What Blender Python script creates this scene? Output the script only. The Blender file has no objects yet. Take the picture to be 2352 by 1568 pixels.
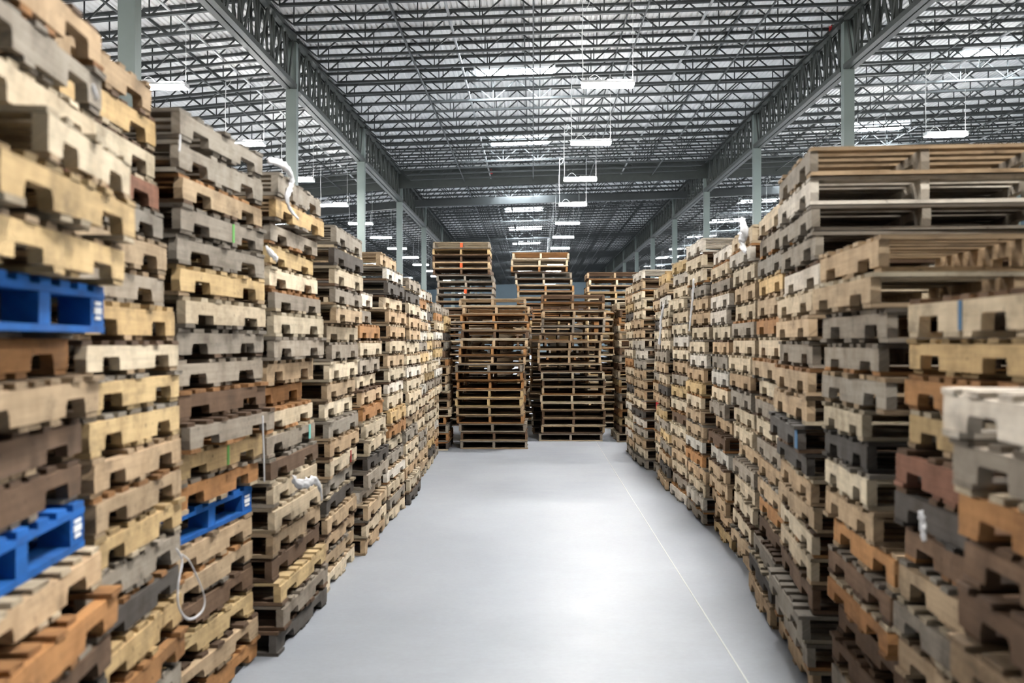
import bpy, math, random
from mathutils import Vector, Matrix
from mathutils.bvhtree import BVHTree

S = bpy.context.scene
COL = S.collection
rnd = random.Random(11)
F = 2500.0                      # focal length in pixels of the 2352-wide frame
EYE = 1.65

# ------------------------------------------------------------------ camera, world, exposure
cam = bpy.data.cameras.new('camera')
cam_o = bpy.data.objects.new('camera', cam)
COL.objects.link(cam_o)
cam.sensor_width = 36.0
cam.lens = 36.0 * F / 2352.0
cam.clip_start = 0.05
cam.clip_end = 400
YAW = math.atan(48.0 / F)
cam_o.location = (0, 0, EYE)
cam_o.rotation_euler = (math.radians(90), 0, YAW)
cam.dof.use_dof = True
cam.dof.focus_distance = 15.0
cam.dof.aperture_fstop = 2.6
S.camera = cam_o

world = bpy.data.worlds.new('world')
world.use_nodes = True
world.node_tree.nodes['Background'].inputs[0].default_value = (0.55, 0.62, 0.72, 1)
world.node_tree.nodes['Background'].inputs[1].default_value = 0.35
S.world = world
S.view_settings.view_transform = 'Standard'
S.view_settings.look = 'None'
S.view_settings.gamma = 1.0
S.view_settings.use_curve_mapping = False
S.view_settings.exposure = 0.88
LAMP = 280.0                    # radiance of a lit strip-light lens
SKY = 75.0                      # radiance of a skylight panel
try:
    S.cycles.max_bounces = 4
    S.cycles.use_adaptive_sampling = True
    S.cycles.adaptive_threshold = 0.10
    S.cycles.diffuse_bounces = 2
    S.cycles.glossy_bounces = 1
    S.cycles.transmission_bounces = 0
    S.cycles.use_light_tree = True
    S.cycles.caustics_reflective = False
    S.cycles.caustics_refractive = False
    S.cycles.sample_clamp_indirect = 6.0
except Exception:
    pass


# ------------------------------------------------------------------ helpers
def lin(c):
    c /= 255.0
    return c / 12.92 if c <= 0.04045 else ((c + 0.055) / 1.055) ** 2.4


def rgb(r, g, b):
    return (lin(r), lin(g), lin(b), 1.0)


def tag(o, label=None, cat=None, group=None, kind=None):
    if label: o['label'] = label
    if cat: o['category'] = cat
    if group: o['group'] = group
    if kind: o['kind'] = kind
    return o


class MB:
    """Collects boxes and prisms with a grain UV, a tone and an optional colour, and links them as one mesh."""
    def __init__(self):
        self.v, self.f, self.uv, self.tone, self.colr = [], [], [], [], []

    def poly(self, pts, faces, axis=0, tone=1.0, col=None, seed=None):
        b = len(self.v)
        self.v += [tuple(p) for p in pts]
        a, c = (rnd.uniform(0, 60), rnd.uniform(0, 60)) if seed is None else seed
        for f in faces:
            self.f.append([b + i for i in f])
            for i in f:
                p = pts[i]
                o1, o2 = [k for k in (0, 1, 2) if k != axis]
                self.uv.append((p[axis] + a, p[o1] + p[o2] * 1.3 + c))
                self.tone.append(tone)
                self.colr.append(col or (1, 1, 1, 1))

    def box(self, c, s, axis=0, tone=1.0, col=None, M=None, jit=0.0):
        x, y, z = c
        hx, hy, hz = s[0] / 2, s[1] / 2, s[2] / 2
        pts = []
        for sx in (-1, 1):
            for sy in (-1, 1):
                for sz in (-1, 1):
                    p = Vector((x + sx * hx, y + sy * hy, z + sz * hz))
                    if jit:
                        p.x += rnd.uniform(-jit, jit)
                        p.y += rnd.uniform(-jit, jit)
                    if M is not None: p = M @ p
                    pts.append(tuple(p))
        self.poly(pts, [(0, 1, 3, 2), (4, 6, 7, 5), (0, 4, 5, 1), (2, 3, 7, 6), (0, 2, 6, 4), (1, 5, 7, 3)], axis, tone, col)

    def bar(self, p, q, w, h, tone=1.0):
        """rectangular bar from p to q, w across, h in its own upright direction"""
        p, q = Vector(p), Vector(q)
        d = (q - p)
        L = d.length
        d.normalize()
        up = Vector((0, 0, 1)) if abs(d.z) < 0.95 else Vector((0, 1, 0))
        s = d.cross(up).normalized()
        u = s.cross(d).normalized()
        pts = []
        for e in (p, q):
            for a, b in ((-1, -1), (1, -1), (1, 1), (-1, 1)):
                pts.append(tuple(e + s * (a * w / 2) + u * (b * h / 2)))
        self.poly(pts, [(3, 2, 1, 0), (4, 5, 6, 7), (0, 1, 5, 4), (1, 2, 6, 5), (2, 3, 7, 6), (3, 0, 4, 7)], 0, tone)

    def tube(self, path, r, n=6):
        path = [Vector(p) for p in path]
        rings = []
        b = len(self.v)
        pts, faces = [], []
        for i, p in enumerate(path):
            d = (path[min(i + 1, len(path) - 1)] - path[max(i - 1, 0)]).normalized()
            up = Vector((0, 0, 1)) if abs(d.z) < 0.9 else Vector((0, 1, 0))
            s = d.cross(up).normalized()
            u = s.cross(d).normalized()
            for k in range(n):
                t = 2 * math.pi * k / n
                pts.append(tuple(p + s * math.cos(t) * r + u * math.sin(t) * r))
        for i in range(len(path) - 1):
            for k in range(n):
                a, c = i * n + k, i * n + (k + 1) % n
                faces.append((a, c, c + n, a + n))
        faces.append(tuple(range(n - 1, -1, -1)))
        e = (len(path) - 1) * n
        faces.append(tuple(e + k for k in range(n)))
        self.poly(pts, faces, 2)

    def prism(self, prof, x0, x1, axis=1, tone=1.0, M=None):
        """outline in (y,z) extruded from x0 to x1"""
        n = len(prof)
        pts = [Vector((x0, y, z)) for y, z in prof] + [Vector((x1, y, z)) for y, z in prof]
        if M is not None: pts = [M @ p for p in pts]
        faces = [tuple(range(n - 1, -1, -1)), tuple(range(n, 2 * n))]
        faces += [(i, (i + 1) % n, n + (i + 1) % n, n + i) for i in range(n)]
        self.poly([tuple(p) for p in pts], faces, axis, tone)

    def mesh(self, name, mat, colors=False):
        me = bpy.data.meshes.new(name)
        me.from_pydata(self.v, [], self.f)
        uv = me.uv_layers.new(name='grain')
        uv.data.foreach_set('uv', [c for p in self.uv for c in p])
        at = me.attributes.new('tone', 'FLOAT', 'CORNER')
        at.data.foreach_set('value', self.tone)
        if colors:
            ca = me.color_attributes.new('paint', 'FLOAT_COLOR', 'CORNER')
            ca.data.foreach_set('color', [c for p in self.colr for c in p])
        me.materials.append(mat)
        me.update()
        return me

    def build(self, name, mat, parent=None, colors=False):
        return link(name, self.mesh(name, mat, colors), parent)


def link(name, me, parent=None):
    o = bpy.data.objects.new(name, me)
    COL.objects.link(o)
    if parent is not None: o.parent = parent
    return o


def empty(name, loc, rz=0.0):
    o = bpy.data.objects.new(name, None)
    COL.objects.link(o)
    o.location = loc
    o.rotation_euler = (0, 0, rz)
    o.empty_display_size = 0.1
    return o


def dup(o, parent=None):
    c = o.copy()
    COL.objects.link(c)
    c.parent = parent
    for ch in list(o.children):
        dup(ch, c)
    return c


# ------------------------------------------------------------------ materials
def new_mat(name):
    m = bpy.data.materials.new(name)
    m.use_nodes = True
    nt = m.node_tree
    return m, nt, nt.nodes['Principled BSDF']


def N(nt, t, **kw):
    n = nt.nodes.new(t)
    for k, v in kw.items(): setattr(n, k, v)
    return n


def mixc(nt, mode, fac, a, b):
    n = N(nt, 'ShaderNodeMix', data_type='RGBA', blend_type=mode)
    for sock, v in ((0, fac), (6, a), (7, b)):
        if hasattr(v, 'is_output') or hasattr(v, 'links'):
            nt.links.new(v, n.inputs[sock])
        else:
            n.inputs[sock].default_value = v
    return n.outputs[2]


def ramp(nt, src, stops):
    r = N(nt, 'ShaderNodeValToRGB')
    els = r.color_ramp.elements
    while len(els) < len(stops): els.new(0.5)
    for e, (p, c) in zip(els, stops):
        e.position = p
        e.color = c if len(c) == 4 else (*c, 1)
    nt.links.new(src, r.inputs[0])
    return r.outputs[0]


def noise(nt, vec, scale, detail=3, rough=0.55):
    n = N(nt, 'ShaderNodeTexNoise')
    n.inputs['Scale'].default_value = scale
    n.inputs['Detail'].default_value = detail
    n.inputs['Roughness'].default_value = rough
    if vec is not None: nt.links.new(vec, n.inputs['Vector'])
    return n.outputs[0]


def mapping(nt, vec, scale):
    m = N(nt, 'ShaderNodeMapping')
    m.inputs['Scale'].default_value = scale
    nt.links.new(vec, m.inputs['Vector'])
    return m.outputs[0]


def wood_mat(name, use_attr, grain=1.0, stain=1.0):
    m, nt, b = new_mat(name)
    uv = N(nt, 'ShaderNodeUVMap', uv_map='grain').outputs[0]
    info = N(nt, 'ShaderNodeObjectInfo')
    comb = N(nt, 'ShaderNodeCombineXYZ')
    mul = N(nt, 'ShaderNodeMath', operation='MULTIPLY')
    mul.inputs[1].default_value = 37.0
    nt.links.new(info.outputs['Random'], mul.inputs[0])
    nt.links.new(mul.outputs[0], comb.inputs[0])
    nt.links.new(mul.outputs[0], comb.inputs[1])
    add = N(nt, 'ShaderNodeVectorMath', operation='ADD')
    nt.links.new(uv, add.inputs[0])
    nt.links.new(comb.outputs[0], add.inputs[1])
    vec = add.outputs[0]
    if use_attr:
        base = N(nt, 'ShaderNodeVertexColor', layer_name='paint').outputs[0]
    else:
        base = info.outputs['Color']
    tone = N(nt, 'ShaderNodeAttribute', attribute_name='tone').outputs['Fac']
    g = noise(nt, mapping(nt, vec, (2.2, 42.0, 1.0)), 1.0, 4, 0.6)
    gl = 0.18 * grain
    gc = ramp(nt, g, [(0.28, (1 - gl, 1 - gl, 1 - gl)), (0.72, (1 + gl * 0.5,) * 3)])
    c = mixc(nt, 'MULTIPLY', 1.0, base, gc)
    c = mixc(nt, 'MULTIPLY', 1.0, c, tone)
    s1 = noise(nt, mapping(nt, vec, (4.0, 5.0, 1.0)), 1.0, 5, 0.65)
    sf = ramp(nt, s1, [(0.50, (0, 0, 0)), (0.78, (0.7 * stain,) * 3)])
    c = mixc(nt, 'MIX', sf, c, rgb(66, 55, 44))
    s3 = noise(nt, mapping(nt, vec, (5.0, 3.0, 1.0)), 1.0, 4, 0.6)
    c = mixc(nt, 'MULTIPLY', 1.0, c, ramp(nt, s3, [(0.30, (0.72, 0.69, 0.66)), (0.58, (1.05,) * 3)]))
    s2 = noise(nt, mapping(nt, vec, (22.0, 22.0, 1.0)), 1.0, 2, 0.5)
    s2f = ramp(nt, s2, [(0.66, (0, 0, 0)), (0.76, (0.55 * stain,) * 3)])
    c = mixc(nt, 'MIX', s2f, c, rgb(44, 34, 25))
    nt.links.new(c, b.inputs['Base Color'])
    b.inputs['Roughness'].default_value = 0.85
    b.inputs['Specular IOR Level'].default_value = 0.18
    bp = N(nt, 'ShaderNodeBump')
    bp.inputs['Strength'].default_value = 0.25
    bp.inputs['Distance'].default_value = 0.004
    nt.links.new(g, bp.inputs['Height'])
    nt.links.new(bp.outputs[0], b.inputs['Normal'])
    return m


def plain(name, col, rough=0.6, spec=0.3, var=0.12, scale=4.0, metal=0.0):
    m, nt, b = new_mat(name)
    tc = N(nt, 'ShaderNodeTexCoord').outputs['Object']
    n = noise(nt, tc, scale, 4, 0.6)
    f = ramp(nt, n, [(0.3, (1 - var,) * 3), (0.7, (1 + var * 0.6,) * 3)])
    c = mixc(nt, 'MULTIPLY', 1.0, col, f)
    nt.links.new(c, b.inputs['Base Color'])
    b.inputs['Roughness'].default_value = rough
    b.inputs['Specular IOR Level'].default_value = spec
    b.inputs['Metallic'].default_value = metal
    return m


def emit(name, col, strength):
    m, nt, b = new_mat(name)
    b.inputs['Base Color'].default_value = (0.8, 0.8, 0.8, 1)
    b.inputs['Emission Color'].default_value = col
    b.inputs['Emission Strength'].default_value = strength
    return m


WOOD = wood_mat('pallet_wood', False)
WOODPILE = wood_mat('pallet_wood_far', True)
BLUEWOOD = wood_mat('blue_painted_wood', False, 0.5, 0.45)
STEEL = plain('joist_steel', rgb(52, 55, 55), 0.55, 0.25)
GIRDER = plain('girder_steel', rgb(58, 62, 59), 0.55, 0.25)
COLUMN = plain('column_paint', rgb(108, 118, 114), 0.5, 0.35, 0.06, 2.0)
GALV = plain('galvanised_pipe', rgb(150, 152, 152), 0.45, 0.5)
HOUSING = plain('white_enamel', rgb(236, 238, 238), 0.4, 0.4, 0.03)
LINE = plain('pale_joint_filler', rgb(176, 176, 172), 0.6, 0.2, 0.05)
CORD = plain('white_cord', rgb(226, 228, 226), 0.5, 0.3, 0.03)
FILM = plain('white_stretch_film', rgb(206, 206, 208), 0.35, 0.5, 0.12, 30)
WALLM = plain('wall_panel', rgb(178, 200, 212), 0.7, 0.2, 0.08, 0.6)
TAGRED = plain('red_tag', rgb(190, 60, 60), 0.6, 0.3)
LENS = emit('lit_lens', (1.0, 0.975, 0.935, 1), LAMP)
UPLIGHT = emit('lit_top_slot', (1.0, 0.98, 0.95, 1), LAMP * 0.30)
LENSFAR = emit('lit_lens_far', (1.0, 0.98, 0.95, 1), LAMP * 0.45)
SKYL = emit('skylight_panel', (0.86, 0.93, 1.0, 1), SKY)


def floor_mat():
    m, nt, b = new_mat('polished_concrete')
    tc = N(nt, 'ShaderNodeTexCoord').outputs['Object']
    n1 = noise(nt, mapping(nt, tc, (0.5, 0.35, 1)), 1.0, 5, 0.6)
    n2 = noise(nt, mapping(nt, tc, (2.2, 6.0, 1)), 1.0, 4, 0.65)
    n3 = noise(nt, mapping(nt, tc, (26, 40, 1)), 1.0, 3, 0.6)
    c = ramp(nt, n1, [(0.3, rgb(132, 136, 143)), (0.7, rgb(148, 152, 158))])
    c = mixc(nt, 'MULTIPLY', 1.0, c, ramp(nt, n2, [(0.3, (0.92,) * 3), (0.7, (1.05,) * 3)]))
    c = mixc(nt, 'MULTIPLY', 1.0, c, ramp(nt, n3, [(0.3, (0.96,) * 3), (0.7, (1.03,) * 3)]))
    nt.links.new(c, b.inputs['Base Color'])
    r = ramp(nt, n2, [(0.3, (0.36,) * 3), (0.7, (0.48,) * 3)])
    nt.links.new(r, b.inputs['Roughness'])
    b.inputs['Specular IOR Level'].default_value = 0.05
    return m


def deck_mat():
    m, nt, b = new_mat('painted_roof_deck')
    tc = N(nt, 'ShaderNodeTexCoord').outputs['Object']
    n1 = noise(nt, mapping(nt, tc, (3.0, 0.25, 1)), 1.0, 4, 0.6)
    n2 = noise(nt, mapping(nt, tc, (9.0, 0.6, 1)), 1.0, 3, 0.6)
    c = ramp(nt, n1, [(0.3, rgb(226, 226, 224)), (0.7, rgb(243, 243, 241))])
    c = mixc(nt, 'MIX', ramp(nt, n2, [(0.60, (0, 0, 0)), (0.8, (0.35,) * 3)]), c, rgb(150, 146, 140))
    nt.links.new(c, b.inputs['Base Color'])
    b.inputs['Roughness'].default_value = 0.6
    return m


FLOOR = floor_mat()
DECK = deck_mat()

# ------------------------------------------------------------------ the hall
XL, XR, BAYW = -6.64, 8.60, 15.24
COLY0, BAYL = 17.8, 12.1
YEND, YBACK = 152.0, -22.0
XW0, XW1 = -38.0, 40.0


def deck_z(x):
    if x < XL: return 10.12 + (x - XL) * 0.088
    if x < XR: return 10.12 + (x - XL) * 0.031
    return 10.592 + (x - XR) * 0.045


m = MB()
m.box(((XW0 + XW1) / 2, (YEND + YBACK) / 2, -0.1), (XW1 - XW0, YEND - YBACK, 0.2))
tag(m.build('floor', FLOOR), 'pale grey polished concrete floor of the warehouse aisle', 'floor', kind='structure')

# corrugated roof deck, ribs running down the hall
m = MB()
prof = []
x = XW0
PIT = 0.152
while x < XW1:
    for dx, dz in ((0, 0.04), (0.045, 0.04), (0.06, 0.0), (0.135, 0.0)):
        prof.append((x + dx, deck_z(x + dx) + dz))
    x += PIT
pts, faces = [], []
ys = [YBACK, 10, 30, 60, 100, YEND]
for y in ys:
    pts += [(px, y, pz) for px, pz in prof]
n = len(prof)
for j in range(len(ys) - 1):
    for i in range(n - 1):
        faces.append((j * n + i, j * n + i + 1, (j + 1) * n + i + 1, (j + 1) * n + i))
m.poly(pts, faces, 1)
tag(m.build('ceiling', DECK), 'white painted corrugated metal roof deck', 'ceiling', kind='structure')

def wall(name, c, s, label):
    m = MB()
    m.box(c, s)
    tag(m.build(name, WALLM), label, 'wall', kind='structure')


wall('wall_back', ((XW0 + XW1) / 2, YEND + 0.1, 6.2), (XW1 - XW0, 0.2, 12.6), 'pale blue end wall far down the hall')
wall('wall_front', ((XW0 + XW1) / 2, YBACK - 0.1, 6.2), (XW1 - XW0, 0.2, 12.6), 'pale wall of the hall behind the viewpoint')
wall('wall_left', (XW0 - 0.1, (YEND + YBACK) / 2, 6.2), (0.2, YEND - YBACK, 12.6), 'pale side wall on the low side of the roof')
wall('wall_right', (XW1 + 0.1, (YEND + YBACK) / 2, 6.2), (0.2, YEND - YBACK, 12.6), 'pale side wall on the high side of the roof')

m = MB()
m.box((1.04, 62, 0.001), (0.007, 140, 0.003))
tag(m.build('floor_line', LINE), 'thin pale straight line running along the floor', 'floor line', kind='structure')

# ---- steel: joists, girders, columns
JD = 0.68


def joist_mesh(name, x0, x1):
    m = MB()
    z0, z1 = deck_z(x0 + 0.01) - 0.01, deck_z(x1 - 0.01) - 0.01
    zt = lambda x: z0 + (z1 - z0) * (x - x0) / (x1 - x0)
    for s in (-1, 1):
        m.bar((x0 + .05, s * .034, zt(x0) - .03), (x1 - .05, s * .034, zt(x1) - .03), 0.055, 0.066)
        m.bar((x0 + .75, s * .034, zt(x0 + .75) - JD), (x1 - .75, s * .034, zt(x1 - .75) - JD), 0.055, 0.066)
    npan = 10
    w = (x1 - x0) / npan
    for i in range(npan):
        xa, xm, xb = x0 + i * w, x0 + (i + .5) * w, x0 + (i + 1) * w
        m.bar((xa, 0, zt(xa) - .05), (xm - .03, 0, zt(xm) - JD), 0.038, 0.038)
        m.bar((xm + .03, 0, zt(xm) - JD), (xb, 0, zt(xb) - .05), 0.038, 0.038)
        m.bar((xm, 0, zt(xm) - JD), (xm, 0, zt(xm) - .05), 0.030, 0.030)
    return m.mesh(name, STEEL)


BAYS = [(XL - 2 * BAYW, XL - BAYW, 80), (XL - BAYW, XL, 18), (XL, XR, 22), (XR, XR + BAYW, 22), (XR + BAYW, XR + 2 * BAYW, 50)]
for (x0, x1, ymin) in BAYS:
    jm = joist_mesh('roof_joist', x0, x1)
    k = 0
    while True:
        y = COLY0 - 0.2 + k * BAYL / 8
        k += 1
        if y > 150: break
        if y < ymin: continue
        o = link('roof_joist', jm)
        o.location = (0, y, 0)
        tag(o, 'dark steel open-web joist spanning under the corrugated roof deck', 'roof joist', 'roof joists', 'structure')

GD = 1.46


def girder_mesh(x, name):
    m = MB()
    zt = deck_z(x) - 0.08
    zb = zt - GD
    for s in (-1, 1):
        for z, h in ((zt - .07, .15), (zb + .06, .13)):
            m.box((s * .095, BAYL / 2, z), (.15, BAYL - .31, h), 1)
    np_ = 8
    w = BAYL / np_
    for i in range(np_):
        ya, ym, yb = i * w + .02, (i + .5) * w, (i + 1) * w - .02
        ya = max(ya, .17); yb = min(yb, BAYL - .17)
        for s in (-1, 1):
            m.bar((s * .07, ya, zt - .12), (s * .07, ym - .05, zb + .1), 0.03, 0.13)
            m.bar((s * .05, (ya + ym) / 2, zb + .1), (s * .05, (ya + ym) / 2 + (.10 if s > 0 else -.05), zt - .1), 0.05, 0.06)
            m.bar((s * .07, yb, zt - .12), (s * .07, ym + .05, zb + .1), 0.03, 0.13)
        m.bar((0, ym, zb + .1), (0, ym, zt - .1), 0.10, 0.10)
    return m.mesh(name, GIRDER)


def column_mesh(h):
    m = MB()
    m.box((0, 0, h / 2), (.285, .285, h), 2)
    m.box((0, 0, .012), (.46, .46, .024), 2)
    return m.mesh('column', COLUMN)


ROWS = [('on the blue-pallet side', XL, 0), ('on the floor-line side', XR, 0), ('in the outer row beyond the floor-line side', XR + BAYW, 2), ('in the outer row beyond the blue-pallet side', XL - BAYW, 5)]
ORD = ['zeroth', 'first', 'second', 'third', 'fourth', 'fifth', 'sixth', 'seventh', 'eighth', 'ninth', 'tenth', 'eleventh', 'twelfth', 'thirteenth', 'fourteenth', 'fifteenth', 'sixteenth', 'seventeenth', 'eighteenth', 'nineteenth', 'twentieth', 'twenty-first', 'twenty-second', 'twenty-third', 'twenty-fourth', 'twenty-fifth', 'twenty-sixth', 'twenty-seventh', 'twenty-eighth', 'twenty-ninth', 'thirtieth']
for side, gx, k0 in ROWS:
    gm = girder_mesh(gx, 'roof_girder')
    cm = column_mesh(deck_z(gx) - 0.24)
    q = 1
    for k in range(k0 - (1 if k0 == 0 else 0), 11):
        y = COLY0 + k * BAYL
        vis = k - k0 + 1 if gx == XL else k - k0
        if k >= 0 and not (gx == XR and k == 0):
            o = link('column', cm)
            o.location = (gx, y, 0)
            tag(o, f'grey-green square steel column, {ORD[q]} down the hall {side}', 'column', 'roof columns', 'structure')
            q += 1
        if y > 9:
            g = link('roof_girder', gm)
            g.location = (gx, y, 0)
            tag(g, f'dark steel girder truss {side}, bay behind the {ORD[max(q-1,1)]} column', 'girder', 'roof girders', 'structure')

# draft curtain and cross beam
m = MB()
for (x0, x1, _) in BAYS[1:4]:
    z0, z1 = deck_z(x0 + .02), deck_z(x1 - .02)
    m.poly([(x0, 53.45, z0 - .95), (x1, 53.45, z1 - .95), (x1, 53.45, z1 - .02), (x0, 53.45, z0 - .02),
            (x0, 53.50, z0 - .95), (x1, 53.50, z1 - .95), (x1, 53.50, z1 - .02), (x0, 53.50, z0 - .02)],
           [(0, 1, 2, 3), (7, 6, 5, 4), (0, 4, 5, 1), (3, 2, 6, 7), (1, 5, 6, 2), (0, 3, 7, 4)])
tag(m.build('draft_curtain_beam', GIRDER), 'dark grey sheet-metal draft curtain hanging across the roof', 'draft curtain', kind='structure')
m = MB()
for (x0, x1, _) in BAYS[1:4]:
    m.bar((x0 + .2, 59.5, deck_z(x0 + .2) - .95), (x1 - .2, 59.5, deck_z(x1 - .2) - .95), .3, .36)
tag(m.build('cross_beam', STEEL), 'dark steel cross beam under the joists beyond the draft curtain', 'beam', kind='structure')

# bridging angles and sprinkler pipes running down the hall
bi = 0
for (x0, x1, ymin) in BAYS[1:4]:
    for fx in (0.2, 0.42, 0.6, 0.8):
        xx = x0 + (x1 - x0) * fx
        m = MB()
        m.bar((xx, 18, deck_z(xx) - .075), (xx, 150, deck_z(xx) - .075), .04, .04)
        m.bar((xx + .25, 18, deck_z(xx) - JD - .045), (xx + .25, 150, deck_z(xx) - JD - .045), .04, .04)
        tag(m.build('bridging_beam', STEEL), 'thin dark steel bridging angles tying the joists together', 'bridging', 'joist bridging', 'structure')
pipe_lab = ['over the low roof side, nearer the wall', 'over the low roof side, beside the girder', 'over the aisle, blue-pallet half', 'over the aisle, floor-line half', 'over the high roof side, beside the girder', 'over the high roof side, nearer the wall']
pi = 0
for (x0, x1, ymin) in BAYS[1:4]:
    for fx in (0.3, 0.88 if x0 < XL - 1 else 0.72):
        xx = x0 + (x1 - x0) * fx
        m = MB()
        m.tube([(xx, 18, deck_z(xx) - JD + .09), (xx, 150, deck_z(xx) - JD + .09)], .035, 8)
        o = m.build('sprinkler_pipe', GALV)
        tag(o, 'grey steel sprinkler pipe running ' + pipe_lab[pi], 'pipe', 'sprinkler pipes', 'structure')
        pi += 1

# ---- skylights
SKX = [(-0.58, 'over the aisle'), (-0.58 - BAYW, 'over the blue-pallet side'), (-0.58 + BAYW, 'over the floor-line side')]
proto = None
for sx, nm in SKX:
    for k in range(9):
        y = COLY0 - 0.2 + BAYL * (k + 1) + BAYL / 8 * 3.5 - .27
        if y > 145: break
        if sx < -1 and k < 1: continue
        if proto is None:
            proto = empty('skylight', (0, 0, 0))
            w, l, t = 2.5, 1.36, .06
            m = MB()
            m.box((0, 0, -.03), (w - .10, l - .10, .012))
            m.build('diffuser_panel', SKYL, proto)
            m = MB()
            for s in (-1, 1):
                m.box((s * w / 2, 0, -.03), (.06, l, .07))
                m.box((0, s * l / 2, -.03), (w, .06, .07))
            m.build('curb_frame', HOUSING, proto)
            o = proto
        else:
            o = dup(proto)
        sl = math.atan(0.031 if XL < sx < XR else (0.088 if sx < XL else 0.045))
        o.location = (sx, y, deck_z(sx) - .03)
        o.rotation_euler = (0, -sl, 0)
        tag(o, f'bright rectangular roof skylight {nm}, {ORD[k+1]} from the camera', 'skylight', 'roof skylights')

# ---- hanging strip lights
FZ = 7.60
proto_l = {}


def fixture(far):
    r = empty('strip_light', (0, 0, 0))
    m = MB()
    prof = [(-.20, -.005), (-.19, .02), (-.14, .062), (.14, .062), (.19, .02), (.20, -.005)]
    m.prism(prof, -.60, .60)
    for s in (-1, 1):
        m.box((s * .60, 0, .0), (.014, .36, .10))
    m.build('housing', HOUSING, r)
    m = MB()
    m.prism([(-.195, -.01), (-.165, -.06), (.165, -.06), (.195, -.01)], -.585, .585)
    m.build('lens', LENSFAR if far else LENS, r)
    if not far:
        m = MB()
        for s in (-1, 1):
            m.box((.27, s * .09, .068), (.56, .10, .008))
        m.build('uplight_slot', UPLIGHT, r)
    for s in (-1, 1):
        m = MB()
        m.tube([(s * .58, 0, .06), (s * .58, 0, 2.02)], .0042, 6)
        m.build('hanger_cable', CORD, r)
    m = MB()
    path = []
    for i in range(13):
        t = i / 12
        path.append((-.12 - .46 * t, .015, .06 + .16 * math.sin(math.pi * min(t * 1.25, 1)) + .0 * t))
    for i in range(1, 15):
        t = i / 14
        path.append((-.585 + .012 * math.sin(9 * t), .02, .06 + .1 * t + 1.70 * t))
    for i in range(1, 9):
        a = math.pi * 1.4 * i / 8
        path.append((-.585 + .16 * (1 - math.cos(a)) * .5 + .06 * math.sin(a), .02, 1.86 + .14 * math.sin(a)))
    m.tube(path, .0085, 6)
    m.build('power_cord', CORD, r)
    return r


FROWS = [(1.73, 'row over the aisle'), (-8.66, 'row over the blue-pallet side'), (12.25, 'row over the floor-line side'), (-19.05, 'outer row beyond the blue-pallet side'), (22.5, 'outer row beyond the floor-line side')]
for fx, nm in FROWS:
    q = 1
    for k in range(-3, 16):
        y = 25.2 + 7.35 * k
        if abs(fx) > 15 and k > 8: continue
        far = k >= 4
        if far not in proto_l:
            proto_l[far] = o = fixture(far)
        else:
            o = dup(proto_l[far])
        o.location = (fx, y, FZ + (0.2 if fx > 10 else 0.0))
        if k >= 0:
            tag(o, f'white hanging strip light, {ORD[q]} in view, {nm}', 'strip light', 'hanging strip lights')
            q += 1
        else:
            tag(o, f'white strip light behind the view, {ORD[-k]}, {nm}', 'strip light', 'hanging strip lights')

# ------------------------------------------------------------------ pallets
W0, L0 = 1.03, 1.22
TB, SH = 0.018, 0.091           # board thickness, stringer height
PH = 2 * TB + SH                # 0.127


def notch(y0, w, h, r, z=TB):
    return [(y0, z), (y0 + .004, z + h - r), (y0 + r, z + h), (y0 + w - r, z + h), (y0 + w - .004, z + h - r), (y0 + w, z)]


def stringer_mb(v, M=None, mb=None, x=0.0):
    m = mb or MB()
    R = random.Random(v)
    h, r = R.choice([(.040, .010), (.046, .018), (.052, .026), (.038, .008), (.050, .012)])
    a = L0 / 2
    ch = R.uniform(0, .012)
    pr = [(-a + R.uniform(0, .008), TB + .0005)]
    pr += notch(-a + .155, .225 + R.uniform(-.02, .02), h, r)
    pr += notch(a - .155 - .225, .225 + R.uniform(-.02, .02), h, r)
    pr += [(a - R.uniform(0, .008), TB + .0005), (a, TB + SH * .5), (a - ch, TB + SH), (0, TB + SH + R.uniform(-.002, 0)), (-a + R.uniform(0, .01), TB + SH), (-a, TB + SH * .4)]
    m.prism(pr, x - .019, x + .019, 1, R.uniform(.93, 1.05), M)
    return m


def deck_boards(v, top):
    R = random.Random(v * 7 + (1 if top else 3))
    out = []
    a = L0 / 2
    if top:
        n = R.choice([7, 7, 8, 6])
        ws = [R.choice([.089, .089, .14, .1]) for _ in range(n)]
        ws[0] = ws[-1] = R.choice([.14, .14, .1])
        gap = (L0 - sum(ws)) / (n - 1)
        if gap < .012:
            ws = [w * (L0 - .02 * (n - 1)) / sum(ws) for w in ws]
            gap = .02
        y = -a
        for w in ws:
            out.append((y + w / 2, w))
            y += w + gap
        z = TB + SH + TB / 2
    else:
        we = R.choice([.14, .12])
        out = [(-a + we / 2, we), (a - we / 2, we)]
        for c in (-.11, 0, .11): out.append((c + R.uniform(-.01, .01), .089))
        z = TB / 2
    res = []
    for c, w in out:
        if R.random() < .03 and abs(c) < a * .7: continue
        res.append((R.uniform(-.010, .010), c, z, W0 + R.uniform(-.03, .015), w - .002, TB - .0015, R.uniform(.78, 1.10), R.uniform(-.008, .008)))
    return res


def deck_mb(v, top, M=None, mb=None, col=None):
    m = mb or MB()
    for (x, y, z, sx, sy, sz, tone, rz) in deck_boards(v, top):
        T = Matrix.Translation((x, y, z)) @ Matrix.Rotation(rz, 4, 'Z')
        if M is not None: T = M @ T
        m.box((0, 0, 0), (sx, sy, sz), 0, tone, col, T, .003)
    return m


NS, ND = 7, 7
SM = [stringer_mb(i).mesh('stringer', WOOD) for i in range(NS)]
TM = [deck_mb(i, True).mesh('top_deck', WOOD) for i in range(ND)]
BM = [deck_mb(i, False).mesh('bottom_deck', WOOD) for i in range(ND)]

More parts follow.
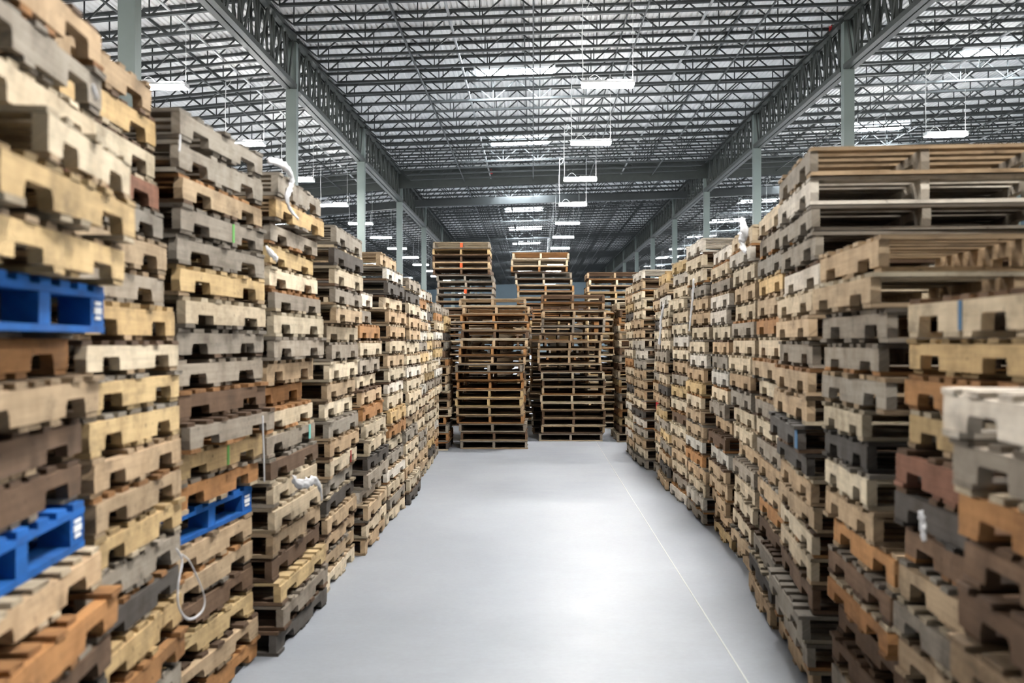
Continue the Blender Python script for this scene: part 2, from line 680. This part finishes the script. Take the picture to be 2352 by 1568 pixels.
PAL = {  # colours of the wood itself
    'p': (rgb(230, 213, 184), 'pale tan'), 'w': (rgb(234, 226, 212), 'whitish worn'), 'y': (rgb(220, 190, 140), 'yellowish'),
    't': (rgb(204, 177, 143), 'tan'), 'o': (rgb(190, 140, 92), 'orange-brown'), 'b': (rgb(122, 98, 78), 'dark brown'),
    'g': (rgb(168, 158, 144), 'weathered grey'), 'd': (rgb(96, 91, 86), 'dark grey'), 'r': (rgb(148, 106, 86), 'reddish-brown'),
    'R': (rgb(196, 46, 56), 'red-painted'), 'B': (rgb(34, 106, 184), 'blue block')}

stacks = []     # dicts
items = []      # every pallet


def pick(R, dist):
    return R.choices(list(dist), weights=list(dist.values()))[0]


MIXW = dict(p=34, w=14, t=20, y=8, g=13, d=5, o=4, b=2)
MIXB = dict(t=30, b=16, o=16, p=12, g=14, y=8, d=4)


def stack(name, near, far, n, cols='', side=-1, off=None, jit=1.0, mix=MIXW, seed=0, W=W0, z0=0.0, yoff=None, ov=None):
    """near and far: the two corners of the face along the aisle (x, y); side -1: the stack lies on the -x side of the face"""
    R = random.Random(seed * 101 + 5)
    d = Vector((far[0] - near[0], far[1] - near[1]))
    L = d.length
    d.normalize()
    rz = -math.atan2(d.x, d.y)
    nrm = Vector((-d.y, d.x)) if side < 0 else Vector((d.y, -d.x))
    mid = Vector(((near[0] + far[0]) / 2, (near[1] + far[1]) / 2)) + nrm * (W / 2)
    z = z0
    wx = wy = 0.0
    st = dict(name=name, n=n)
    stacks.append(st)
    for k in range(n):
        c = cols[k] if k < len(cols) and cols[k] != '.' else pick(R, mix)
        wx = .75 * wx + R.gauss(0, .015 * jit)
        wy = .75 * wy + R.gauss(0, .011 * jit)
        ex = R.choice([0, 0, 0, 0, 1]) * R.uniform(-.05, .04) * jit
        wx = max(-.05, min(.05, wx)); wy = max(-.03, min(.03, wy))
        o = (off(k) if off else 0.0)
        yo = (yoff(k) if yoff else 0.0)
        p = mid + nrm * (-(wx + ex + o)) + d * (wy + yo)
        sz = 1.0 if c == 'B' else R.choice([.93, .97, 1.0, 1.0, 1.02, 1.05])
        h = .144 if c == 'B' else PH * sz + R.choice([0, .0005, .0015, .003])
        rr, LL = rz + R.gauss(0, .009 * jit), L
        if ov and k in ov:
            (ax, ay), (bx, by) = ov[k]
            e = Vector((bx - ax, by - ay))
            LL = e.length
            e.normalize()
            rr = -math.atan2(e.x, e.y)
            en = Vector((-e.y, e.x)) if side < 0 else Vector((e.y, -e.x))
            p = Vector(((ax + bx) / 2, (ay + by) / 2)) + en * (W / 2)
        items.append(dict(st=st, k=k, c=c, pos=(p.x, p.y, z), rz=rr, L=LL, W=W, seed=seed * 40 + k, h=h, sz=sz, tint=R.uniform(.86, 1.10), warm=R.uniform(-.03, .03)))
        z += h + .0006
    st['top'] = z
    return st


def wl(i): return f'{ORD[i]} stack from camera, wall with blue pallets'
def wr(i): return f'{ORD[i]} stack from camera, wall beside floor line'


def steps(tab):
    """piecewise offsets by level: {level: offset} holds from that level upward"""
    ks = sorted(tab)

    def f(k):
        v = 0.0
        for q in ks:
            if k >= q: v = tab[q]
        return v
    return f


# wall with the blue pallets
stack(wl(1), (-1.16, 2.28), (-1.27, 3.33), 20, 'ttgtdbotBbbtoByypp' 'gt', -1, steps({0: -.03, 6: 0, 7: -.04, 8: -.08, 9: -.09, 11: -.05, 12: -.11, 13: -.005, 14: .06, 16: .03, 17: -.09}), .8, seed=1, ov={16: ((-1.14, 2.54), (-1.24, 3.33))})
stack(wl(2), (-1.39, 3.40), (-1.43, 4.38), 21, 'tbgoydgytty' 'ypygtgrpyt', -1, steps({0: .0, 14: -.05, 17: -.11}), .9, seed=2)
stack(wl(3), (-1.455, 4.46), (-1.39, 5.60), 20, 'otybttBoytgbgpyggtgg'.replace('ytgb', 'ygbg'), -1, steps({0: -.06, 8: -.03, 13: .0}), 1.1, seed=3)
stack(wl(4), (-1.37, 5.70), (-1.345, 6.84), 20, 'dgybtppbgpotgpgpygyg', -1, steps({0: 0.03, 3: -.02, 12: .0}), 1.1, seed=4)
stack(wl(5), (-1.345, 7.0), (-1.35, 8.16), 19, 'ptttdgptgptpgptgpdg', -1, steps({0: 0, 14: .05}), 1, seed=5, yoff=steps({0: .1, 14: .0}))
stack(wl(6), (-1.315, 8.36), (-1.315, 9.50), 16, '', -1, steps({14: -.10}), 1, seed=6)
stack(wl(7), (-1.285, 9.66), (-1.275, 10.80), 19, '', -1, steps({18: -.05}), 1, seed=7)
stack(wl(8), (-1.29, 10.92), (-1.29, 12.10), 18, '', -1, None, 1, seed=8)
stack(wl(9), (-1.31, 12.22), (-1.31, 13.42), 18, '', -1, None, 1, seed=9)
stack(wl(10), (-1.33, 13.54), (-1.34, 14.74), 18, '', -1, None, 1, seed=10)
stack(wl(11), (-1.35, 14.86), (-1.36, 15.95), 17, '', -1, None, 1, seed=11)
stack(wl(12), (-1.31, 16.45), (-1.32, 17.65), 17, '', -1, None, 1, mix=MIXB, seed=12)
# wall beside the floor line
stack(wr(1), (1.075, 1.72), (1.085, 2.78), 12, 'bgtbtgtbbogw', 1, steps({0: -.06, 6: .0, 7: .03, 8: -.01}), 1, seed=21)
stack(wr(2), (1.285, 2.86), (1.292, 3.75), 14, 'gdtbtgtbdryoyp', 1, steps({0: 0, 13: .03}), 1, seed=22)
stack(wr(3), (1.255, 3.87), (1.295, 4.82), 16, 'bgbbobotpdpggg' 'tt', 1, steps({0: -.02, 6: -.04, 7: .0, 10: .0, 14: .04}), .8, seed=23, ov={7: ((1.262, 4.06), (1.292, 4.83)), 8: ((1.25, 4.10), (1.29, 4.83)), 9: ((1.262, 4.14), (1.292, 4.84)), 10: ((1.25, 4.16), (1.285, 4.83)), 12: ((1.25, 3.96), (1.285, 4.82))})
stack(wr(4), (1.29, 5.06), (1.385, 6.16), 20, 'tggbppttddttgtpwggwg', 1, steps({0: 0}), .9, seed=24)
stack(wr(5), (1.40, 6.26), (1.475, 7.30), 19, 'tdgbottgpgptpotyggp', 1, steps({0: .09, 1: .04, 3: 0}), 1, seed=25)
stack(wr(6), (1.495, 7.42), (1.545, 8.46), 19, 'ttpppgtppgtppgptpwp', 1, None, 1, seed=26)
stack(wr(7), (1.55, 8.56), (1.585, 9.58), 19, '', 1, None, 1, seed=27)
stack(wr(8), (1.55, 9.76), (1.545, 10.78), 20, '', 1, steps({3: -.01}), 1, seed=28)
stack(wr(9), (1.53, 10.86), (1.51, 11.88), 19, '', 1, None, 1, seed=29)
stack(wr(10), (1.50, 12.02), (1.53, 13.10), 19, '', 1, steps({0: .04, 1: 0}), 1, seed=30)
stack(wr(11), (1.56, 13.2), (1.55, 13.94), 18, 'gtptgpRttgpggpdptp', 1, None, .6, seed=31)
stack(wr(12), (1.435, 14.02), (1.41, 15.16), 20, '', 1, None, 1, seed=32)
stack(wr(13), (1.41, 15.28), (1.40, 16.40), 19, '', 1, None, 1, seed=33)
stack(wr(14), (1.44, 17.9), (1.43, 19.1), 18, '', 1, None, 1, mix=MIXB, seed=34)
# stacks closing the aisle
EN = 'front stack closing the aisle'
stack('lower front stack closing the aisle end', (-.14, 16.7), (-.14, 17.9), 18, '', -1, lambda k: .055 * math.sin(k * .55 + 1.3) + (.05 if k > 12 else 0), 1.2, mix=MIXB, seed=41)
stack('front stack closing the aisle, floor-line side', (1.175, 18.0), (1.175, 19.2), 19, '', -1, lambda k: .02 * math.sin(k * .4), 1, mix=MIXB, seed=42, W=1.05)
stack('tall stack at the aisle end, blue-pallet side', (-.80, 21.3), (-.80, 22.5), 28, '', -1, None, 1.2, mix=MIXB, seed=43, W=1.12)
stack('tall stack in the middle of the aisle end', (.80, 21.4), (.80, 22.6), 27, '', -1, steps({24: -.12}), 1.5, mix=MIXB, seed=44, W=1.12)
stack('stack at the aisle end, floor-line side', (2.12, 20.7), (2.12, 21.9), 23, '', -1, None, 1, mix=dict(y=3, p=3, t=3), seed=45, W=1.06)
FEATURED = len(stacks)
# deeper rows behind the walls and beyond the aisle end
sid = 60
for Y, X0, nn in ((18.06, -.10, 17), (19.4, 1.0, 18)):
    sid += 1
    stack('deep', (X0, Y), (X0, Y + 1.2), nn, '', -1, None, 1, mix=MIXB, seed=sid)
for side, X in ((-1, -2.74), (1, 2.78)):  # unseen second rows, added to keep light out of the pallet gaps
    Y = 3.4 if side < 0 else 3.0
    while Y < 18:
        sid += 1
        stack('deep', (X, Y), (X, Y + 1.2), 17 if Y > 4 or side > 0 else 18, '', side, None, .8, seed=sid)
        Y += 1.3
for Y in (19.7, 21.0):
    for X in (-3.5, -2.2, -1.0, .2, 1.45, 2.7, 3.95, 5.2):
        if Y > 20 and -2.1 < X - .5 < 2.3: continue
        if Y == 19.7 and X in (-1.0, .2, 1.45, 2.7): continue
        sid += 1
        stack('deep', (X, Y), (X, Y + 1.2), 18 if abs(X) < 3 else 17, '', -1, None, 1, mix=MIXB, seed=sid)

for X in range(-7, 7):  # crosswise rows added to stop the see-through and keep the openings dark
    for Y in (22.95, 24.2):
        sid += 1
        stack('deep', (X * 1.28, Y), (X * 1.28 + 1.2, Y), 18, '', -1, None, 1, mix=MIXB, seed=sid)

# ---- how much of the picture each pallet takes
V, Fc, own = [], [], []
for i, it in enumerate(items):
    T = Matrix.Translation(it['pos']) @ Matrix.Rotation(it['rz'], 4, 'Z')
    b = len(V)
    for sx in (-1, 1):
        for sy in (-1, 1):
            for z in (0.0, it['h']):
                V.append(T @ Vector((sx * it['W'] / 2, sy * it['L'] / 2, z)))
    for f in ((0, 1, 3, 2), (4, 6, 7, 5), (0, 4, 5, 1), (2, 3, 7, 6), (0, 2, 6, 4), (1, 5, 7, 3)):
        Fc.append(tuple(b + q for q in f))
        own.append(i)
bvh = BVHTree.FromPolygons(V, Fc)
cnt = [0] * len(items)
NX, NY = 588, 392
RM = Matrix.Rotation(YAW, 3, 'Z') @ Matrix.Rotation(math.radians(90), 3, 'X')
org = Vector((0, 0, EYE))
for j in range(NY):
    for i in range(NX):
        px, py = (i + .5) * 2352 / NX, (j + .5) * 1568 / NY
        dv = RM @ Vector(((px - 1176) / F, (784 - py) / F, -1))
        h = bvh.ray_cast(org, dv, 60)
        if h[2] is not None: cnt[own[h[2]]] += 1
order = sorted((i for i in range(len(items)) if items[i]['st']['name'] != 'deep' and cnt[i] > 0), key=lambda i: -cnt[i])
CHOSEN = set(order[:300])


def wood_col(it, R, f=1.0):
    c = PAL[it['c']][0]
    t = it['tint'] * f * 0.79
    return (min(1, c[0] * t * (1 + it['warm'])), min(1, c[1] * t), min(1, c[2] * t * (1 - it['warm'])), 1)


def deck_col(it, R):
    q = dict(it)
    if R.random() < .45: q['c'] = R.choice('ttbgobp')
    return wood_col(q, R, R.uniform(.62, .92))  # extra darkening of the deck colour stands in for shade inside the stacks


def block_pallet():
    """nine-block pallet; local size like the stringer pallets, 0.142 high"""
    r = empty('blue_pallet', (0, 0, 0))
    m = MB()
    for i in range(7):
        y = -L0 / 2 + .07 + i * (L0 - .14) / 6
        m.box((0, y, .1315), (W0, .12 if i in (0, 6) else .10, .019), 0, rnd.uniform(.85, 1.1))
    m.build('top_deck', BLUEWOOD, r)
    m = MB()
    for s in (-1, 0, 1):
        m.box((s * (W0 / 2 - .05), 0, .1125), (.10, L0, .019), 1, rnd.uniform(.85, 1.05))
    m.build('stringer_board', BLUEWOOD, r)
    m = MB()
    for s in (-1, 0, 1):
        m.box((s * (W0 / 2 - .05), 0, .0095), (.10, L0, .019), 1, rnd.uniform(.85, 1.1))
    for s in (-1, 1):
        m.box((0, s * (L0 / 2 - .05), .0096), (W0 - .21, .10, .0185), 0, rnd.uniform(.85, 1.1))
    m.build('bottom_deck', BLUEWOOD, r)
    for sx in (-1, 0, 1):
        for sy in (-1, 0, 1):
            m = MB()
            wy = .15 if sy else .10
            m.box((sx * (W0 / 2 - .05), sy * (L0 / 2 - wy / 2), .061), (.095, wy, .083), 1, rnd.uniform(.9, 1.1))
            o = m.build('block', BLUEWOOD, r)
            if sx and sy > 0:
                q = MB()
                for zz, w in ((.088, .075), (.066, .085), (.044, .07)):
                    q.box((sx * (W0 / 2 - .0015), L0 / 2 - .075, zz), (.003, w, .011 if zz != .066 else .02))
                s = q.build('stencil_mark', HOUSING, o)
                s['label'] = 'white stencilled mark'
    return r


blue_proto = None
pile = MB()
for i, it in enumerate(items):
    R = random.Random(it['seed'] * 13 + 1)
    T = Matrix.Translation(it['pos']) @ Matrix.Rotation(it['rz'], 4, 'Z') @ Matrix.Diagonal((it['W'] / W0, it['L'] / L0, it['sz'], 1))
    if i not in CHOSEN:
        if it['c'] == 'B': it['c'] = 't'
        z0 = it['h'] - PH - .0006
        for sx in (-W0 / 2 + .019, 0, W0 / 2 - .019):
            b = len(pile.colr)
            stringer_mb(R.randrange(NS), T, pile, sx)
            cc = wood_col(it, R, R.uniform(.9, 1.08))
            pile.colr[b:] = [cc] * (len(pile.colr) - b)
        for top in (True, False):
            cc = deck_col(it, R)
            deck_mb(R.randrange(ND), top, T, pile, cc)
        continue
    if it['c'] == 'B':
        if blue_proto is None:
            blue_proto = root = block_pallet()
        else:
            root = dup(blue_proto)
        for ch in root.children:
            ch.color = (PAL['B'][0][0] * .8, PAL['B'][0][1] * .8, PAL['B'][0][2] * .85, 1)
    else:
        root = empty('wooden_pallet', (0, 0, 0))
        for sx in (-W0 / 2 + .019, 0, W0 / 2 - .019):
            o = link('stringer', SM[R.randrange(NS)], root)
            o.location = (sx, 0, 0)
            if R.random() < .5: o.rotation_euler = (0, 0, math.pi)
            o.color = wood_col(it, R, R.uniform(.9, 1.08))
        for nm, ms in (('top_deck', TM), ('bottom_deck', BM)):
            o = link(nm, ms[R.randrange(ND)], root)
            if R.random() < .5: o.rotation_euler = (0, 0, math.pi)
            o.color = deck_col(it, R)
    root.location = it['pos']
    root.rotation_euler = (0, 0, it['rz'])
    root.scale = (it['W'] / W0, it['L'] / L0, it['sz'])
    it['root'] = root
    top = it['st']['n'] - it['k']
    pos = 'topmost' if top == 1 else f'{ORD[top]} from the top'
    tag(root, f"{PAL[it['c']][1]} pallet {pos}, {it['st']['name']}", 'pallet', 'pallets stacked along the aisle')
o = pile.build('pallet_pile', WOODPILE, None, True)
tag(o, 'worn wooden pallets stacked in the deeper and farther rows', 'pallets', kind='stuff')

# ------------------------------------------------------------------ film, straps, painted marks
def ribbon(name, pts, widths, label, cat, thick=.004, mat=FILM):
    """crumpled band through pts (world), width per point, given real thickness"""
    m = MB()
    P = [Vector(p) for p in pts]
    n = len(P)
    v, f = [], []
    view = Vector((0, 0, EYE))
    R = random.Random(len(label) * 7 + n)
    NA = 7
    for i, p in enumerate(P):
        d = (P[min(i + 1, n - 1)] - P[max(i - 1, 0)]).normalized()
        nr = Vector((1 if p.x < 0 else -1, -.35, .1)).normalized()
        s = d.cross(nr).normalized()
        w = widths[i] / 2 * (R.uniform(.75, 1.2) if thick > .003 else 1)
        for a in range(NA):
            t = -1 + 2 * a / (NA - 1)
            q = p + s * w * t + nr * (w * (.35 * (1 - t * t) + (R.uniform(-.35, .35) if thick > .003 else 0)))
            v += [q, q - nr * thick]
    K = 2 * NA
    for i in range(n - 1):
        a, b = i * K, (i + 1) * K
        for j in range(0, K - 2, 2):
            f += [(a + j, a + j + 2, b + j + 2, b + j), (a + j + 1, b + j + 1, b + j + 3, a + j + 3)]
        f += [(a, b, b + 1, a + 1), (a + K - 2, a + K - 1, b + K - 1, b + K - 2)]
    e = (n - 1) * K
    for j in range(0, K - 2, 2):
        f += [(j, j + 1, j + 3, j + 2), (e + j, e + j + 2, e + j + 3, e + j + 1)]
    m.poly([tuple(q) for q in v], f, 2)
    o = m.build(name, mat)
    for p in o.data.polygons: p.use_smooth = True
    tag(o, label, cat)
    return o


def at(px, py, X):
    """point of the plane x = X that the photograph shows at pixel px, py"""
    Y = X * F / (px - 1224)
    return (X, Y, EYE + (784 - py) * Y / F)


def smooth(pts, k=6):
    out = []
    n = len(pts)
    for i in range(n - 1):
        p0, p1, p2, p3 = [Vector(pts[max(0, min(n - 1, j))]) for j in (i - 1, i, i + 1, i + 2)]
        for s in range(k):
            t = s / k
            out.append(.5 * ((2 * p1) + (p2 - p0) * t + (2 * p0 - 5 * p1 + 4 * p2 - p3) * t * t + (3 * p1 - p0 - 3 * p2 + p3) * t ** 3))
    out.append(Vector(pts[-1]))
    return out


def strip(name, pix, X, wpx, label, cat, **kw):
    pts = smooth([at(a, b, X + (c[0] if c else 0)) for a, b, *c in pix])
    ws = []
    n = len(pts)
    for i, p in enumerate(pts):
        t = i / (n - 1) * (len(wpx) - 1)
        k = min(int(t), len(wpx) - 2)
        ws.append((wpx[k] + (wpx[k + 1] - wpx[k]) * (t - k)) * p[1] / F)
    ribbon(name, pts, ws, label, cat, **kw)


strip('stretch_film', [(612, 366), (640, 372), (662, 392), (668, 420), (658, 450), (664, 478), (684, 502)], -1.275, [10, 18, 20, 17, 15, 12, 4], 'long white stretch film scrap hanging from a stack top by the column', 'plastic film')
strip('stretch_film', [(670, 1098), (684, 1112), (704, 1110), (722, 1104), (734, 1122), (738, 1150)], -1.25, [16, 24, 24, 20, 12, 5], 'crumpled white film snagged low on the wall with blue pallets', 'plastic film')
strip('stretch_film', [(608, 566), (620, 580), (634, 594)], -1.29, [10, 20, 14], 'small white film tuft beside a dark grey pallet', 'plastic film')
strip('stretch_film', [(205, 190), (210, 205), (216, 222)], -1.17, [12, 18, 10], 'small white film tuft on the tallest near stack', 'plastic film')
strip('strapping', [(400, 1262), (414, 1290), (406, 1340), (405, 1390), (420, 1420), (440, 1424), (462, 1404), (466, 1375), (450, 1330), (430, 1290), (412, 1275)], -1.34, [4, 6, 6, 6, 6, 6, 5, 4, 4, 4, 4], 'looped white plastic strap dangling below a blue pallet', 'strap', thick=.002)
strip('strapping', [(601, 955), (602, 1000), (604, 1050), (605, 1108)], -1.31, [5, 5, 5, 4], 'straight white plastic strap hanging down beside pallet stacks', 'strap', thick=.002)
strip('strapping', [(409, 306), (409, 325), (407, 345)], -1.40, [6, 6, 5], 'short white strap end on the third stack top', 'strap', thick=.002)
strip('stretch_film', [(1524, 700), (1518, 730), (1516, 760), (1513, 790)], 1.40, [8, 12, 10, 8], 'white film band wrapped down the wall beside floor line', 'plastic film')
strip('stretch_film', [(1592, 640), (1590, 680), (1586, 720), (1582, 760)], 1.45, [6, 9, 9, 6], 'thin white film hanging on a mid stack beside floor line', 'plastic film')
strip('stretch_film', [(1700, 505), (1708, 530), (1703, 556), (1712, 580)], 1.38, [14, 30, 26, 8], 'white film bunched near the top of the wall beside floor line', 'plastic film')
strip('stretch_film', [(2108, 1170), (2112, 1205), (2116, 1240)], 1.16, [16, 20, 10], 'white film scrap low beside an orange-brown pallet', 'plastic film')

# painted stripes on a few pallets, as parts of those pallets
MARK = {'green': plain('green_paint', rgb(96, 168, 80), .6, .2), 'blue': plain('blue_paint', rgb(62, 104, 140), .6, .2), 'teal': plain('teal_paint', rgb(110, 186, 176), .6, .2),
        'red': plain('red_paint', rgb(150, 40, 44), .6, .2), 'orange': plain('orange_paint', rgb(220, 92, 52), .6, .2)}


def mark(stn, k, y, w, col):
    for it in items:
        if it['st']['name'] == stn and it['k'] == k and 'root' in it and it['c'] != 'B':
            sx = 1 if it['pos'][0] < 0 else -1
            m = MB()
            m.box((sx * (W0 / 2 + .0012), y, TB + SH / 2), (.002, w, SH * .96))
            o = m.build('paint_stripe', MARK[col], it['root'])
            o['label'] = f'{col} painted stripe'


mark(wl(3), 8, .05, .03, 'green')
mark(wl(3), 16, .10, .03, 'green')
mark(wl(4), 8, .45, .05, 'teal')
mark(wr(2), 13, -.02, .04, 'blue')
mark(wr(4), 9, -.56, .09, 'blue')
mark(wl(5), 6, .3, .05, 'red')


def endmark(stn, k, col):
    for it in items:
        if it['st']['name'] == stn and it['k'] == k and 'root' in it:
            m = MB()
            m.box((0, -L0 / 2 - .0012, TB + SH / 2), (.05, .002, SH * .9))
            o = m.build('paint_patch', MARK[col], it['root'])
            o['label'] = f'{col} painted end'


T3 = 'tall stack at the aisle end, blue-pallet side'
for k in (27, 24, 20): endmark(T3, k, 'orange')

# small red tags tied to the steel
for (px, py, Y, lab) in ((1906, 70, 30.9, 'small red tag hanging beside the girder near the column top'), (1128, 396, 53.3, 'small red tag fixed to the middle of the draft curtain')):
    X = (px - 1224) * Y / F
    z = EYE + (784 - py) * Y / F
    m = MB()
    m.box((X, Y, z), (.14, .04, .13))
    m.box((X, Y, z + .11), (.02, .02, .12))
    tag(m.build('hanging_tag', TAGRED), lab, 'tag')
